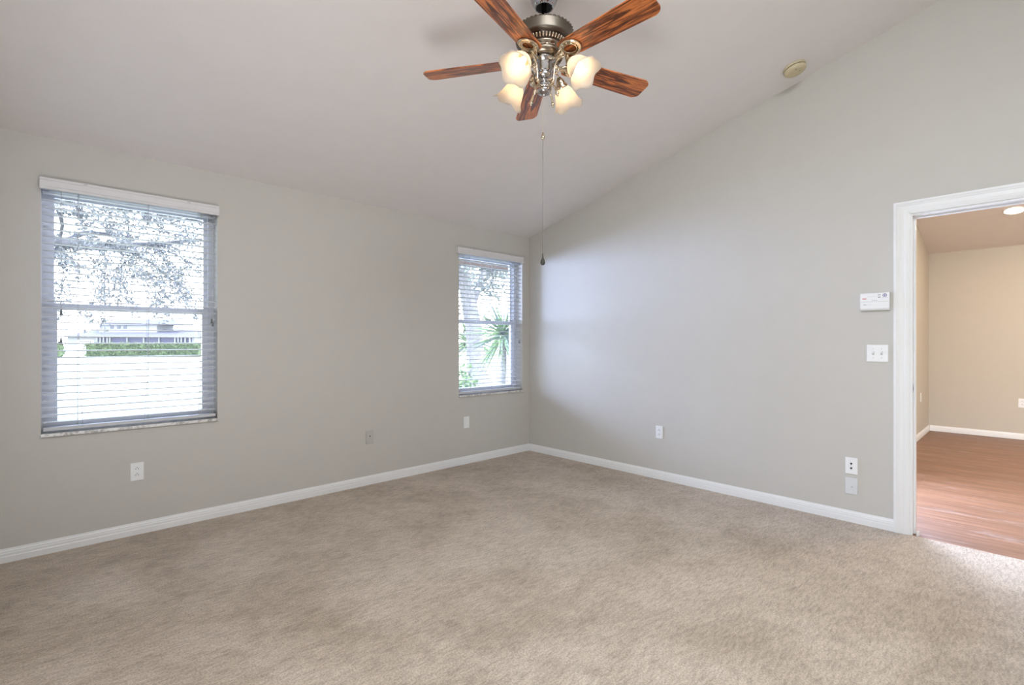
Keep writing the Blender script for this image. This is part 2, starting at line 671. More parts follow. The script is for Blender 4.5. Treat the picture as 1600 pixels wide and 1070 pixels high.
mb = MB()
WT = 0.12
mb.prism([(T, -0.12), (T, H0 - SL * T), (DY0 + 0.016, cz(DY0 + 0.016)), (DY0 + 0.016, -0.12)], 0.0, WT, 'x')
mb.prism([(DY0 + 0.016, DZ + 0.016), (DY0 + 0.016, cz(DY0 + 0.016)), (DY1 - 0.016, cz(DY1 - 0.016)), (DY1 - 0.016, DZ + 0.016)], 0.0, WT, 'x')
mb.prism([(DY1 - 0.016, -0.12), (DY1 - 0.016, cz(DY1 - 0.016)), (YB - T, cz(YB - T)), (YB - T, -0.12)], 0.0, WT, 'x')
struct('wall_right', mb, M['wall'], 'grey wall with sloping top and the doorway', 'wall')

# wall beside the camera; its unseen glazed opening is added and sized for daylight
SY0, SY1, SZ0, SZ1 = -3.75, -2.95, 0.08, 2.08
mb = MB()
mb.prism([(0.0, -0.12), (0.0, cz(0)), (SY1, cz(SY1)), (SY1, -0.12)], XW - T, XW, 'x')
mb.prism([(SY0, -0.12), (SY0, cz(SY0)), (YB - T, cz(YB - T)), (YB - T, -0.12)], XW - T, XW, 'x')
mb.prism([(SY1, SZ1), (SY1, cz(SY1)), (SY0, cz(SY0)), (SY0, SZ1)], XW - T, XW, 'x')
mb.prism([(SY1, -0.12), (SY1, SZ0), (SY0, SZ0), (SY0, -0.12)], XW - T, XW, 'x')
struct('wall_near', mb, M['wall'], 'grey wall beside the camera with an added, unseen glazed opening', 'wall')

mb = MB()
mb.box(XW, 0.0, YB - T, YB, -0.12, cz(YB))
struct('wall_back', mb, M['wall'], 'grey wall behind the camera', 'wall')

mb = MB()
mb.prism([(T, cz(T)), (T, cz(T) + 0.15), (YB - T, cz(YB - T) + 0.15), (YB - T, cz(YB - T))], XW - T, WT, 'x')
struct('ceiling', mb, M['ceiling'], 'white sloping ceiling rising from the window wall', 'ceiling')

# ---- baseboards
BB = [(0, 0), (0.014, 0), (0.014, 0.034), (0.0125, 0.037), (0.0125, 0.052), (0.010, 0.055), (0.010, 0.062), (0.006, 0.068), (0.004, 0.077), (0, 0.077)]


def baseboard(name, wall, a0, a1, label, m=None):
    b_ = MB()
    if wall == 'y0':            # on plane y = 0 facing -y, along x
        b_.prism([(-d, z) for d, z in BB], a0, a1, 'x')
    elif wall == 'x0':          # on plane x = 0 facing -x, along y
        b_.prism([(-d, z) for d, z in BB], a0, a1, 'y')
    elif wall == 'hy':          # hall side wall, facing -y
        b_.prism([(HY - d, z) for d, z in BB], a0, a1, 'x')
    elif wall == 'hx':
        b_.prism([(HX - d, z) for d, z in BB], a0, a1, 'y')
    return struct(name, b_, m or M['trim'], label, 'baseboard')


baseboard('baseboard_left', 'y0', XW, -0.0005, 'white baseboard along the window wall')
baseboard('baseboard_right', 'x0', DY0 + 0.0955, -0.014, 'white baseboard along the wall with the doorway')
baseboard('baseboard_hall_side', 'hy', 1.6, HX, 'white baseboard along the side wall beyond the doorway')
baseboard('baseboard_hall_far', 'hx', -6.4, HY - 0.014, 'white baseboard along the far wall beyond the doorway')

# ---- doorway casing
door = thing('door_1', 'white cased doorway without a door', 'doorway', (0, 0, 0), 0, None, 'structure')
CW = 0.083
CP = [(0, 0), (0, 0.017), (0.012, 0.019), (0.020, 0.015), (0.024, 0.015), (0.030, 0.012), (0.052, 0.012), (0.056, 0.014), (0.066, 0.013), (0.074, 0.010), (0.083, 0.008), (0.083, 0)]


def casing(sx_, face):
    """U of casing around the opening on plane x = face, sticking out towards sx_; mitred corners"""
    b_ = MB()
    a0, a1, zt = DY0 + 0.012 + CW, DY1 - 0.012 - CW, DZ + 0.012 + CW
    n = len(CP)
    ring = []
    for (u, d) in CP:       # u = distance in from the outer edge
        ring.append([(face + sx_ * d, a0 - u, 0.0), (face + sx_ * d, a0 - u, zt - u), (face + sx_ * d, a1 + u, zt - u), (face + sx_ * d, a1 + u, 0.0)])
    vs_ = [p for r in ring for p in r]
    fs = []
    for i in range(n):
        j = (i + 1) % n
        for k in range(3):
            fs.append((i * 4 + k, i * 4 + k + 1, j * 4 + k + 1, j * 4 + k))
    fs.append([i * 4 for i in range(n)])
    fs.append([i * 4 + 3 for i in range(n)])
    b_.add(vs_, fs)
    return b_


casing(-1, 0.0).build('casing', M['trim'], door)
casing(1, WT).build('casing', M['trim'], door)
mb = MB()
J = 0.016
mb.box(0.0, WT, DY0, DY0 + J, 0.0, DZ + J)
mb.box(0.0, WT, DY1 - J, DY1, 0.0, DZ + J)
mb.box(0.0, WT, DY1, DY0, DZ, DZ + J)
mb.build('jamb', M['trim'], door)
mb = MB()
mb.box(0.045, 0.080, DY0 - 0.010, DY0, 0.0, DZ - 0.010)
mb.box(0.045, 0.080, DY1, DY1 + 0.010, 0.0, DZ - 0.010)
mb.box(0.045, 0.080, DY1, DY0, DZ - 0.010, DZ)
mb.build('door_stop', M['trim'], door)
mb = MB()
mb.bbox(0.004, 0.034, DY0 - 0.0016, DY0, 0.915, 0.972, 0.0007)
mb.box(0.012, 0.026, DY0 - 0.0019, DY0 - 0.0015, 0.930, 0.957, 1)
so = mb.build('strike_plate', [M['steel'], M['dark']], door)
so['label'] = 'small steel strike plate let into the white jamb'

# ------------------------------------------------------------------ hall beyond the doorway
mb = MB()
mb.box(0.0, HX + 0.1, -6.5, HY + 0.1, -0.12, -0.004)
struct('hall_floor', mb, M['planks'], 'reddish brown plank floor with pale scuffs beyond the doorway', 'floor')
HYE = -6.5
OX0, OX1, OZ1 = 0.62, 1.55, 2.05
mb = MB()
HT = 4.1
mb.box(WT, OX0, HY, HY + 0.12, -0.12, HT)
mb.box(OX1, HX + 0.12, HY, HY + 0.12, -0.12, HT)
mb.box(OX0, OX1, HY, HY + 0.12, OZ1, HT)
struct('wall_hall_side', mb, M['hallwall'], 'tan side wall beyond the doorway', 'wall')
mb = MB()
mb.box(HX, HX + 0.12, HYE, HY, -0.12, HT)
struct('wall_hall_far', mb, M['hallwall'], 'tan far wall beyond the doorway', 'wall')
mb = MB()
mb.box(0.0, HX + 0.12, HYE - 0.12, HYE, -0.12, HT)
struct('wall_hall_near', mb, M['hallwall'], 'tan wall of the far room, out of view', 'wall')
mb = MB()
mb.prism([(WT, HZ + HS * (HX - WT)), (WT, HZ + HS * (HX - WT) + 0.12), (HX + 0.12, HZ + 0.12 - HS * 0.12), (HX + 0.12, HZ - HS * 0.12)], HYE - 0.12, HY + 0.12, 'y')
struct('hall_ceiling', mb, M['hallceil'], 'sloping ceiling beyond the doorway', 'ceiling')

# broken chip of white trim at the foot of the jamb
q = MB()
q.prism([(0.012, -0.0035), (0.050, -0.0035), (0.052, 0.008), (0.040, 0.016), (0.034, 0.026), (0.022, 0.020), (0.013, 0.030)], DY0 - 0.030, DY0 - 0.017, 'y')
tag(q.build('trim_chip', M['white']), 'small broken white chip of trim at the foot of the door jamb', 'trim chip')

# recessed light in the hall ceiling
rx, ry = 3.93, -3.84
rz = HZ + HS * (HX - rx)
rl = thing('recessed_light', 'round lit recessed downlight in the ceiling beyond the doorway', 'ceiling light', (rx, ry, rz))
rl.rotation_euler = (0, math.atan(HS), 0)
mb = MB()
mb.lathe([(0.098, 0.0), (0.096, -0.008), (0.088, -0.010), (0.076, -0.006), (0.076, 0.0)], 36)
mb.build('trim_ring', M['white'], rl)
mb = MB()
mb.lathe([(0.077, -0.0015), (0.075, -0.006), (0.05, -0.008), (0.0001, -0.0085)], 36)
mb.build('lens', M['lens'], rl)

# ------------------------------------------------------------------ windows
def make_window(n, xs, label):
    x0, x1 = xs
    wd = thing('window_%d' % n, label, 'window', ((x0 + x1) / 2, 0, WZ0), 0, None, 'structure')
    h = (x1 - x0) / 2
    zt = WZ1 - WZ0
    F0, F1 = 0.105, 0.175
    b_ = MB()
    fwid = 0.036
    b_.box(-h, -h + fwid, F0, F1, 0, zt)
    b_.box(h - fwid, h, F0, F1, 0, zt)
    b_.box(-h + fwid, h - fwid, F0, F1, zt - fwid, zt)
    b_.box(-h + fwid, h - fwid, F0, F1, 0, fwid)
    b_.build('window_frame', M['vinyl'], wd)
    zm = 1.462 - WZ0

    def sash(name, za, zb, y0, y1, s, top, bot):
        q = MB()
        a = h - fwid
        q.box(-a, -a + s, y0, y1, za, zb)
        q.box(a - s, a, y0, y1, za, zb)
        q.box(-a + s, a - s, y0, y1, zb - top, zb)
        q.box(-a + s, a - s, y0, y1, za, za + bot)
        so_ = q.build(name, M['vinyl'], wd)
        g = MB()
        ym = (y0 + y1) / 2
        g.box(-a + s - 0.004, a - s + 0.004, ym - 0.002, ym + 0.002, za + bot - 0.004, zb - top + 0.004)
        g.build('pane', M['glass'], so_)
        return so_
    sash('upper_sash', zm - 0.020, zt - fwid, 0.145, 0.170, 0.022, 0.024, 0.034)
    ls = sash('lower_sash', fwid, zm + 0.016, 0.112, 0.142, 0.036, 0.040, 0.044)
    k = MB()
    k.bbox(-0.03, 0.03, 0.100, 0.112, zm + 0.001, zm + 0.012, 0.003)
    k.build('sash_lock', M['vinyl'], ls)
    s_ = MB()
    s_.bbox(-h - 0.003, h + 0.003, -0.016, F0 + 0.01, 0.0, 0.019, 0.003)
    so2 = s_.build('window_sill', M['marble'], wd)
    so2['label'] = 'mottled grey and white marble sill'
    return wd


make_window(1, W1, 'wide single-hung window looking onto the lawn, tree and distant house')
make_window(2, W2, 'single-hung window near the corner looking onto spiky leaves and a trunk')
w3 = thing('window_3', 'unseen glazed opening added for daylight in the wall beside the camera', 'window', (XW - 0.1, (SY0 + SY1) / 2, SZ0), 0, None, 'structure')  # unseen window added as a daylight source
mb = MB()
hw, ht = (SY1 - SY0) / 2, SZ1 - SZ0
mb.box(-0.03, 0.03, -hw, -hw + 0.05, 0, ht)
mb.box(-0.03, 0.03, hw - 0.05, hw, 0, ht)
mb.box(-0.03, 0.03, -0.04, 0.04, 0.05, ht - 0.05)
mb.box(-0.03, 0.03, -hw + 0.05, hw - 0.05, 0, 0.05)
mb.box(-0.03, 0.03, -hw + 0.05, hw - 0.05, ht - 0.05, ht)
f3 = mb.build('window_frame', M['vinyl'], w3)
mb = MB()
mb.box(-0.003, 0.003, -hw + 0.045, -0.035, 0.045, ht - 0.045)
mb.box(-0.003, 0.003, 0.035, hw - 0.045, 0.045, ht - 0.045)
mb.build('pane', M['glass'], f3)


# ------------------------------------------------------------------ venetian blinds
def blind(xs, label, tassels, ladders, tilt, val_x, seed):
    x0, x1 = xs
    rnd = random.Random(seed)
    xc = (x0 + x1) / 2
    sill = WZ0 + 0.019
    root = thing('venetian_blind', label, 'blind', (xc, 0, sill), 0, 'white venetian blinds')
    h = (x1 - x0) / 2 - 0.008
    yc = 0.038
    zt = WZ1 - sill
    # head rail
    m1 = MB()
    m1.box(-h, h, yc - 0.026, yc + 0.026, zt - 0.045, zt - 0.001)
    m1.build('head_rail', M['slat'], root)
    # valance on the room side, with short returns
    a, b = val_x[0] - xc, val_x[1] - xc
    z1, z0 = 2.200 - sill, 2.134 - sill
    v = MB()
    pr = [(-0.032, z0), (-0.034, z0 + 0.004), (-0.034, z0 + 0.012), (-0.030, z0 + 0.017), (-0.030, z1 - 0.017), (-0.034, z1 - 0.012), (-0.034, z1 - 0.002), (-0.032, z1), (-0.022, z1), (-0.022, z0)]
    v.prism(pr, a, b, 'x')
    v.box(a, a + 0.010, -0.022, -0.001, z0, z1)
    v.box(b - 0.010, b, -0.022, -0.001, z0, z1)
    v.build('valance', M['valance'], root)
    # valance clips
    for q in (0.22, 0.80):
        c_ = MB()
        cx_ = a + (b - a) * q
        c_.box(cx_ - 0.009, cx_ + 0.009, -0.0355, 0.0, z1, z1 + 0.003)
        c_.box(cx_ - 0.009, cx_ + 0.009, -0.0362, -0.034, z1 - 0.012, z1 + 0.003)
        c_.build('valance_clip', M['slat'], root)
    # bottom rail
    zb = 0.012
    m2 = MB()
    m2.bbox(-h, h, yc - 0.026, yc + 0.026, zb, zb + 0.020, 0.003)
    br_ = m2.build('bottom_rail', M['rail'], root)
    for sg in (-1, 1):
        cap = MB()
        cap.box(sg * h - 0.0013, sg * h + 0.0013, yc - 0.024, yc + 0.024, zb + 0.002, zb + 0.018)
        cap.build('end_cap', M['tassel'], br_)
    # slats
    sl = MB()
    top = zt - 0.062
    n = 33
    step = (top - (zb + 0.050)) / (n - 1)
    for i in range(n):
        z = zb + 0.050 + i * step
        t = tilt + rnd.uniform(-0.012, 0.012)
        pts = []
        for k in range(5):
            u = -0.025 + 0.0125 * k
            crown = 0.0022 * (1 - (u / 0.025) ** 2)
            pts.append((u, crown))
        poly = [(u, c + 0.0021) for u, c in pts] + [(u, c - 0.0021) for u, c in reversed(pts)]
        poly = [(yc + u * math.cos(t) - c * math.sin(t), z + u * math.sin(t) + c * math.cos(t)) for u, c in poly]
        sag = rnd.uniform(-0.0006, 0.0006)
        sl.prism([(p, q + sag) for p, q in poly], -h, h, 'x')
    sl.build('slats', M['slat'], root)
    # ladder cords front and back at each station
    for lx, bow in ladders:
        for yy in (yc - 0.0275, yc + 0.0275):
            c_ = MB()
            c_.tube([(lx, yy, zb + 0.02), (lx, yy, zt - 0.045)], 0.0008, 5)
            c_.build('ladder_cord', M['cord'], root)
        lc = MB()
        pp = []
        for k in range(15):
            q = k / 14
            off = bow * math.exp(-((q - 0.0) / 0.16) ** 2)
            pp.append((lx + 0.004 + off, yc - 0.030, zb + 0.022 + q * (zt - 0.045 - zb - 0.022)))
        lc.tube(pp, 0.0011, 5)
        lc.build('lift_cord', M['cord'], root)
    # pull cords with tassels
    for (tx, tz, dy) in tassels:
        c_ = MB()
        c_.tube([(tx, yc - 0.034 - dy, tz + 0.030), (tx, yc - 0.032, zt - 0.045)], 0.0010, 5)
        pc = c_.build('pull_cord', M['cord'], root)
        q = MB()
        q.lathe([(0.0001, 0.034), (0.0035, 0.033), (0.0042, 0.026), (0.0052, 0.024), (0.0055, 0.014), (0.0080, 0.003), (0.0078, 0.0), (0.0001, 0.0)], 12, Matrix.Translation((tx, yc - 0.034 - dy, tz)))
        q.build('tassel', M['tassel'], pc)
    return root


def wx(px_x, xs):
    return px_x - (xs[0] + xs[1]) / 2


SILL = WZ0 + 0.019
blind(W1, 'white open venetian blind in the wide window beside the lawn and tree view',
      [(-0.365, 1.402 - SILL, 0.003), (-0.366, 1.235 - SILL, 0.001), (0.418, 1.372 - SILL, 0.001), (0.424, 1.352 - SILL, 0.004)],
      [(-0.290, 0.018), (0.055, -0.022), (0.350, -0.014)], 0.02, (-4.066, -3.150), 3)
blind(W2, 'white open venetian blind in the window nearest the corner, before the spiky plant',
      [(-0.385, 1.335 - SILL, 0.003), (-0.375, 1.20 - SILL, 0.001), (0.400, 1.23 - SILL, 0.001)],
      [(-0.30, 0.0), (0.0, 0.0), (0.30, 0.0)], -0.03, (-1.048, -0.122), 5)


# ------------------------------------------------------------------ wall plates
RW = -PI / 2                 # rotation for things on the right wall


def plate_mesh(wd, ht, bev=0.0025, d=0.006):
    b_ = MB()
    b_.bbox(-wd / 2, wd / 2, -d, 0.0, -ht / 2, ht / 2, bev)
    return b_


def outlet(label, loc, rz_, m_plate, m_rec, m_slot, group):
    r = thing('wall_outlet', label, 'outlet', loc, rz_, group)
    plate_mesh(0.070, 0.115).build('cover_plate', m_plate, r)
    for s in (1, -1):
        q = MB()
        zc = s * 0.0195
        # rounded receptacle face
        pts = []
        for i in range(28):
            a = 2 * PI * i / 28
            x = 0.0172 * math.cos(a)
            z = max(-0.0135, min(0.0135, 0.0172 * math.sin(a)))
            pts.append((x, z + zc))
        k = len(pts)
        vs_ = [(x, -0.0058, z) for x, z in pts] + [(x, -0.0078, z) for x, z in pts]
        q.add(vs_, [tuple(range(k, 2 * k))] + [(i, (i + 1) % k, k + (i + 1) % k, k + i) for i in range(k)])
        q.box(-0.0085, -0.0055, -0.0082, -0.0076, zc - 0.0065, zc + 0.0025, 1)
        q.box(0.0055, 0.0085, -0.0082, -0.0076, zc - 0.0065, zc + 0.0025, 1)
        q.peg(0.0, zc + 0.0075, 0.0027, -0.0082, -0.0076, 12, 1)
        q.build('receptacle', [m_rec, m_slot], r)
    q = MB()
    q.peg(0, 0, 0.003, -0.0068, -0.0058, 10)
    q.build('screw', m_plate, r)
    return r


OG = 'wall outlets'
outlet('white duplex outlet below the wide window with the lawn view', (-3.612, 0, 0.405), 0, M['white'], M['white'], M['slotgrey'], OG)
outlet('white duplex outlet on the right wall midway between corner and doorway', (0, -1.656, 0.425), RW, M['white'], M['white'], M['slotgrey'], OG)
outlet('white duplex outlet on the tan far wall beyond the doorway', (HX, -3.895, 0.465), RW, M['white'], M['white'], M['slotgrey'], OG)

# wall-coloured jack plate between the windows
r = thing('jack_plate', 'wall-coloured plate with one dark hole, between the two windows', 'wall plate', (-1.987, 0, 0.413))
plate_mesh(0.072, 0.117, 0.003, 0.008).build('cover_plate', M['plate_wall'], r)
q = MB()
q.peg(0, 0.008, 0.0060, -0.0095, -0.0075, 14)
q.peg(0, 0.008, 0.0042, -0.0100, -0.0093, 14, 1)
q.build('jack', [M['slotgrey'], M['dark']], r)
for z in (-0.042, 0.042):
    q = MB()
    q.peg(0, z, 0.003, -0.0086, -0.0076, 10)
    q.build('screw', M['plate_wall'], r)

# white plate below the small window
r = thing('rocker_plate', 'white blank wall plate low under the window nearest the corner', 'wall plate', (-0.918, 0, 0.422))
plate_mesh(0.072, 0.117).build('cover_plate', M['white'], r)
q = MB()
q.bbox(-0.0165, 0.0165, -0.0075, -0.004, -0.0335, 0.0335, 0.001)
q.build('insert', M['white'], r)

# two plates stacked beside the doorway
r = thing('jack_plate', 'white plate with two black jacks beside the doorway, above another plate', 'wall plate', (0, -3.1205, 0.3875), RW)
plate_mesh(0.072, 0.114).build('cover_plate', M['white'], r)
for z in (0.0155, -0.0155):
    q = MB()
    q.peg(0, z, 0.0062, -0.0105, -0.0055, 16)
    q.peg(0, z, 0.0036, -0.0112, -0.0104, 14, 1)
    q.build('jack', [M['black'], M['dark']], r)
r = thing('coax_plate', 'pale painted plate with small centre jack, low beside the doorway', 'wall plate', (0, -3.1205, 0.2485), RW)
plate_mesh(0.072, 0.112).build('cover_plate', M['plate_pale'], r)
q = MB()
q.peg(0.004, -0.005, 0.0065, -0.0080, -0.0055, 6)
q.peg(0.004, -0.005, 0.0045, -0.0125, -0.0078, 14, 1)
q.build('jack', [M['plate_pale'], M['faintslot']], r)

# hall side wall: slim plate
r = thing('switch_plate', 'slim cream wall plate on the tan side wall beyond the doorway', 'wall plate', (4.255, HY, 0.52))
plate_mesh(0.070, 0.117).build('cover_plate', M['white'], r)
q = MB()
q.bbox(-0.0165, 0.0165, -0.0075, -0.004, -0.0335, 0.0335, 0.001)
q.build('insert', M['white'], r)

# double toggle switch beside the doorway
r = thing('light_switch', 'white double toggle light switch beside the doorway', 'light switch', (0, -3.267, 1.166), RW)
plate_mesh(0.118, 0.114).build('cover_plate', M['white'], r)
for x in (-0.023, 0.023):
    q = MB()
    q.box(x - 0.006, x + 0.006, -0.0066, -0.0058, -0.0125, 0.0125, 1)
    q.add([(x - 0.0042, -0.006, -0.009), (x + 0.0042, -0.006, -0.009), (x + 0.0042, -0.006, 0.004), (x - 0.0042, -0.006, 0.004),
           (x - 0.0036, -0.017, 0.004), (x + 0.0036, -0.017, 0.004), (x + 0.0036, -0.015, 0.0105), (x - 0.0036, -0.015, 0.0105)],
          [(0, 1, 5, 4), (1, 2, 6, 5), (2, 3, 7, 6), (3, 0, 4, 7), (4, 5, 6, 7)])
    q.build('toggle', [M['white'], M['faintslot']], r)
    for z in (-0.030, 0.030):
        q = MB()
        q.peg(x, z, 0.0028, -0.0067, -0.0057, 10)
        q.build('screw', M['faintslot'], r)

# carbon monoxide style alarm box
r = thing('wall_alarm', 'white wall alarm box with printed labels and blue round mark, above the switch', 'alarm', (0, -3.256, 1.510), RW)
wd, ht, dp = 0.160, 0.118, 0.034
q = MB()
prof = [(0.0, -ht / 2), (-0.022, -ht / 2 + 0.002), (-0.031, -ht / 2 + 0.014), (-0.0345, -0.01), (-0.0345, 0.014), (-0.030, ht / 2 - 0.008), (-0.024, ht / 2), (0.0, ht / 2)]
q.prism(prof, -wd / 2, wd / 2, 'x')
hs = q.build('housing', M['white'], r)
bv = hs.modifiers.new('edge', 'BEVEL')
bv.width = 0.003
bv.segments = 2
q = MB()
q.box(-wd / 2 + 0.004, wd / 2 - 0.004, -0.0349, -0.034, -0.0010, 0.0006)
q.box(-wd / 2 + 0.020, -wd / 2 + 0.0215, -0.0349, -0.034, 0.0, 0.004)
q.build('seam', M['faintslot'], r)


def face_y(z):
    pts = sorted([(zz, yy) for yy, zz in prof])
    for (za, ya), (zb_, yb_) in zip(pts, pts[1:]):
        if za <= z <= zb_ and zb_ > za:
            return ya + (yb_ - ya) * (z - za) / (zb_ - za)
    return -0.0345


def strip(x0, x1, z0, z1, mi, b_, lift=0.0005):
    ya, yb_ = face_y(z0) - lift, face_y(z1) - lift
    b_.add([(x0, ya, z0), (x1, ya, z0), (x1, yb_, z1), (x0, yb_, z1), (x0, ya + 0.0006, z0), (x1, ya + 0.0006, z0), (x1, yb_ + 0.0006, z1), (x0, yb_ + 0.0006, z1)],
           [(0, 1, 2, 3), (4, 7, 6, 5), (0, 4, 5, 1), (1, 5, 6, 2), (2, 6, 7, 3), (3, 7, 4, 0)], mi)


q = MB()
strip(0.033, 0.076, 0.018, 0.054, 0, q, 0.0003)
stk = q.build('sticker', M['lilac'], r)
stk['label'] = 'pale sticker with a round blue mark'
q = MB()
rnd = random.Random(2)
x = -0.066
while x < -0.046:                                          # red name
    g = rnd.uniform(0.0022, 0.0034)
    strip(x, x + g, 0.018, 0.024 + rnd.uniform(-0.001, 0.0015), 0, q)
    x += g + 0.0007
x = -0.060
while x < -0.047:                                          # dark small print
    strip(x, x + 0.0020, -0.021, -0.0175, 1, q)
    x += 0.0029
x = -0.044
while x < -0.018:
    strip(x, x + 0.0016, -0.020, -0.0185, 2, q)
    x += 0.0028
x = -0.040
while x < 0.010:
    strip(x, x + 0.0018, 0.034, 0.0355, 2, q)
    x += 0.0030
for zrow in (0.046, 0.041, 0.030, 0.0265):
    x = 0.018
    while x < 0.031:
        strip(x, x + 0.0018, zrow - 0.0014, zrow + 0.0014, 1, q)
        x += 0.0026
pq = q
q = MB()
for a in range(20):                                        # round blue mark
    t0, t1 = 2 * PI * a / 20, 2 * PI * (a + 1) / 20
    cxx, czz = 0.0555, 0.0395
    p = []
    for rr, tt in ((0.0115, t0), (0.0115, t1), (0.0078, t1), (0.0078, t0)):
        xx, zz = cxx + rr * math.cos(tt), czz + rr * math.sin(tt)
        p.append((xx, face_y(zz) - 0.0010, zz))
    q.add(p, [(0, 1, 2, 3)], 0)
p = []
for a in range(14):
    xx, zz = 0.0555 + 0.0042 * math.cos(2 * PI * a / 14), 0.0395 + 0.0042 * math.sin(2 * PI * a / 14)
    p.append((xx, face_y(zz) - 0.0010, zz))
q.add(p, [tuple(range(14))], 0)
q.build('round_mark', M['blueink'], stk)
q = pq
x = 0.042
while x < 0.070:
    strip(x, x + 0.0019, 0.0222, 0.0245, 2, q, 0.0009)
    x += 0.0028
q.build('printing', [M['red'], M['ink'], M['faintslot']], r)
for x in (-0.008, 0.002, 0.012):
    q = MB()
    q.peg(x, 0.0085, 0.0022, -0.0358, -0.0340, 10)
    q.build('indicator', M['ink'], r)

# ------------------------------------------------------------------ smoke detector on the sloping ceiling
sy = -2.828
r = thing('smoke_detector', 'round yellowed smoke detector on the ceiling near the right wall', 'smoke detector', (-0.222, sy, cz(sy)))
r.rotation_euler = (-math.atan(SL), 0, 0)
q = MB()
q.lathe([(0.0001, 0.0), (0.070, 0.0), (0.071, -0.004), (0.071, -0.013), (0.069, -0.015)], 40)
q.build('base', M['cream'], r)
q = MB()
q.lathe([(0.064, -0.014), (0.064, -0.019)], 40)
q.build('vent_gap', M['darkmetal'], r)
q = MB()
q.lathe([(0.068, -0.018), (0.071, -0.020), (0.070, -0.030), (0.063, -0.038), (0.048, -0.043), (0.030, -0.044), (0.0001, -0.044)], 40)
for k in range(7):
    a = 0.35 * k
    q.box(-0.012, 0.012, -0.001, 0.001, -0.0447, -0.0438, 1, Matrix.Rotation(1.2, 4, 'Z') @ Matrix.Translation((0.0, -0.018 + 0.006 * k, 0)))
q.build('cover', [M['cream'], M['cream']], r)
q = MB()
q.lathe([(0.0001, -0.0468), (0.011, -0.0466), (0.0125, -0.0435)], 20, Matrix.Translation((-0.030, -0.034, 0.003)))
q.build('test_button', M['cream'], r)
for (a, b) in ((0.004, -0.026), (-0.040, -0.014)):
    q = MB()
    q.lathe([(0.0001, -0.0452), (0.003, -0.0451), (0.0032, -0.040)], 10, Matrix.Translation((a, b, 0)))
    q.build('indicator', M['dark'], r)

# ------------------------------------------------------------------ ceiling fan
FX, FY = -2.262, -2.329
FZ = cz(FY)
fan = thing('ceiling_fan', 'five-blade rosewood ceiling fan with four lit frosted tulip shades', 'ceiling fan', (FX, FY, FZ))


def Z(z):                    # world height to fan height
    return z - FZ


q = MB()
q.lathe([(0.066, Z(3.043) + 0.03), (0.068, Z(2.985)), (0.070, Z(2.955)), (0.068, Z(2.925)), (0.060, Z(2.900)), (0.047, Z(2.884)), (0.040, Z(2.879))], 40)
for k in range(26):
    a = 2 * PI * k / 26
    q.ball((0.0425 * math.cos(a), 0.0425 * math.sin(a), Z(2.8805)), 0.0040, 6, 5)
can = q.build('canopy', M['chrome'], fan)
q = MB()
q.lathe([(0.040, Z(2.879)), (0.036, Z(2.886)), (0.030, Z(2.90)), (0.013, Z(2.905))], 32)
q.build('rubber_collar', M['black'], can)
q = MB()
q.lathe([(0.0125, Z(2.93)), (0.0125, Z(2.80)), (0.020, Z(2.795)), (0.030, Z(2.775)), (0.034, Z(2.755))], 24)
q.build('downrod', M['chrome'], fan)
# motor housing
q = MB()
q.lathe([(0.030, Z(2.772)), (0.090, Z(2.770)), (0.128, Z(2.764)), (0.140, Z(2.757)), (0.1405, Z(2.750)), (0.1385, Z(2.746)), (0.1395, Z(2.712)), (0.138, Z(2.706)), (0.128, Z(2.700)), (0.108, Z(2.698))], 56)
for k in range(40):
    a = 2 * PI * k / 40
    q.ball((0.1365 * math.cos(a), 0.1365 * math.sin(a), Z(2.7565)), 0.0085, 6, 5, 0, (1, 1, 0.55))
mh = q.build('motor_housing', M['pewter'], fan)
q = MB()
q.lathe([(0.122, Z(2.7005)), (0.120, Z(2.694)), (0.104, Z(2.690)), (0.097, Z(2.672))], 48)
q.build('vent_ring', M['darkmetal'], mh)
q = MB()
for k in range(44):
    a = 2 * PI * k / 44
    p = Vector((0.108 * math.cos(a), 0.108 * math.sin(a), Z(2.688)))
    mt = Matrix.Translation(p) @ Matrix.Rotation(a, 4, 'Z') @ Matrix.Rotation(0.7, 4, 'Y') @ Matrix.Diagonal((0.7, 0.75, 1.8, 1))
    q.lathe([(max(1e-5, 0.0075 * math.sin(PI * k2 / 6)), -0.0075 * math.cos(PI * k2 / 6)) for k2 in range(7)], 8, mt)
q.build('bead_ring', M['brassy'], mh)
q = MB()
q.lathe([(0.097, Z(2.674)), (0.098, Z(2.668)), (0.088, Z(2.660)), (0.086, Z(2.652)), (0.095, Z(2.647)), (0.097, Z(2.640)), (0.090, Z(2.632)), (0.086, Z(2.624)), (0.066, Z(2.620)), (0.045, Z(2.618))], 48)
for k in range(24):
    a = 2 * PI * k / 24
    q.ball((0.087 * math.cos(a), 0.087 * math.sin(a), Z(2.656)), 0.0065, 6, 5)
q.build('flywheel_cover', M['bronze'], mh)
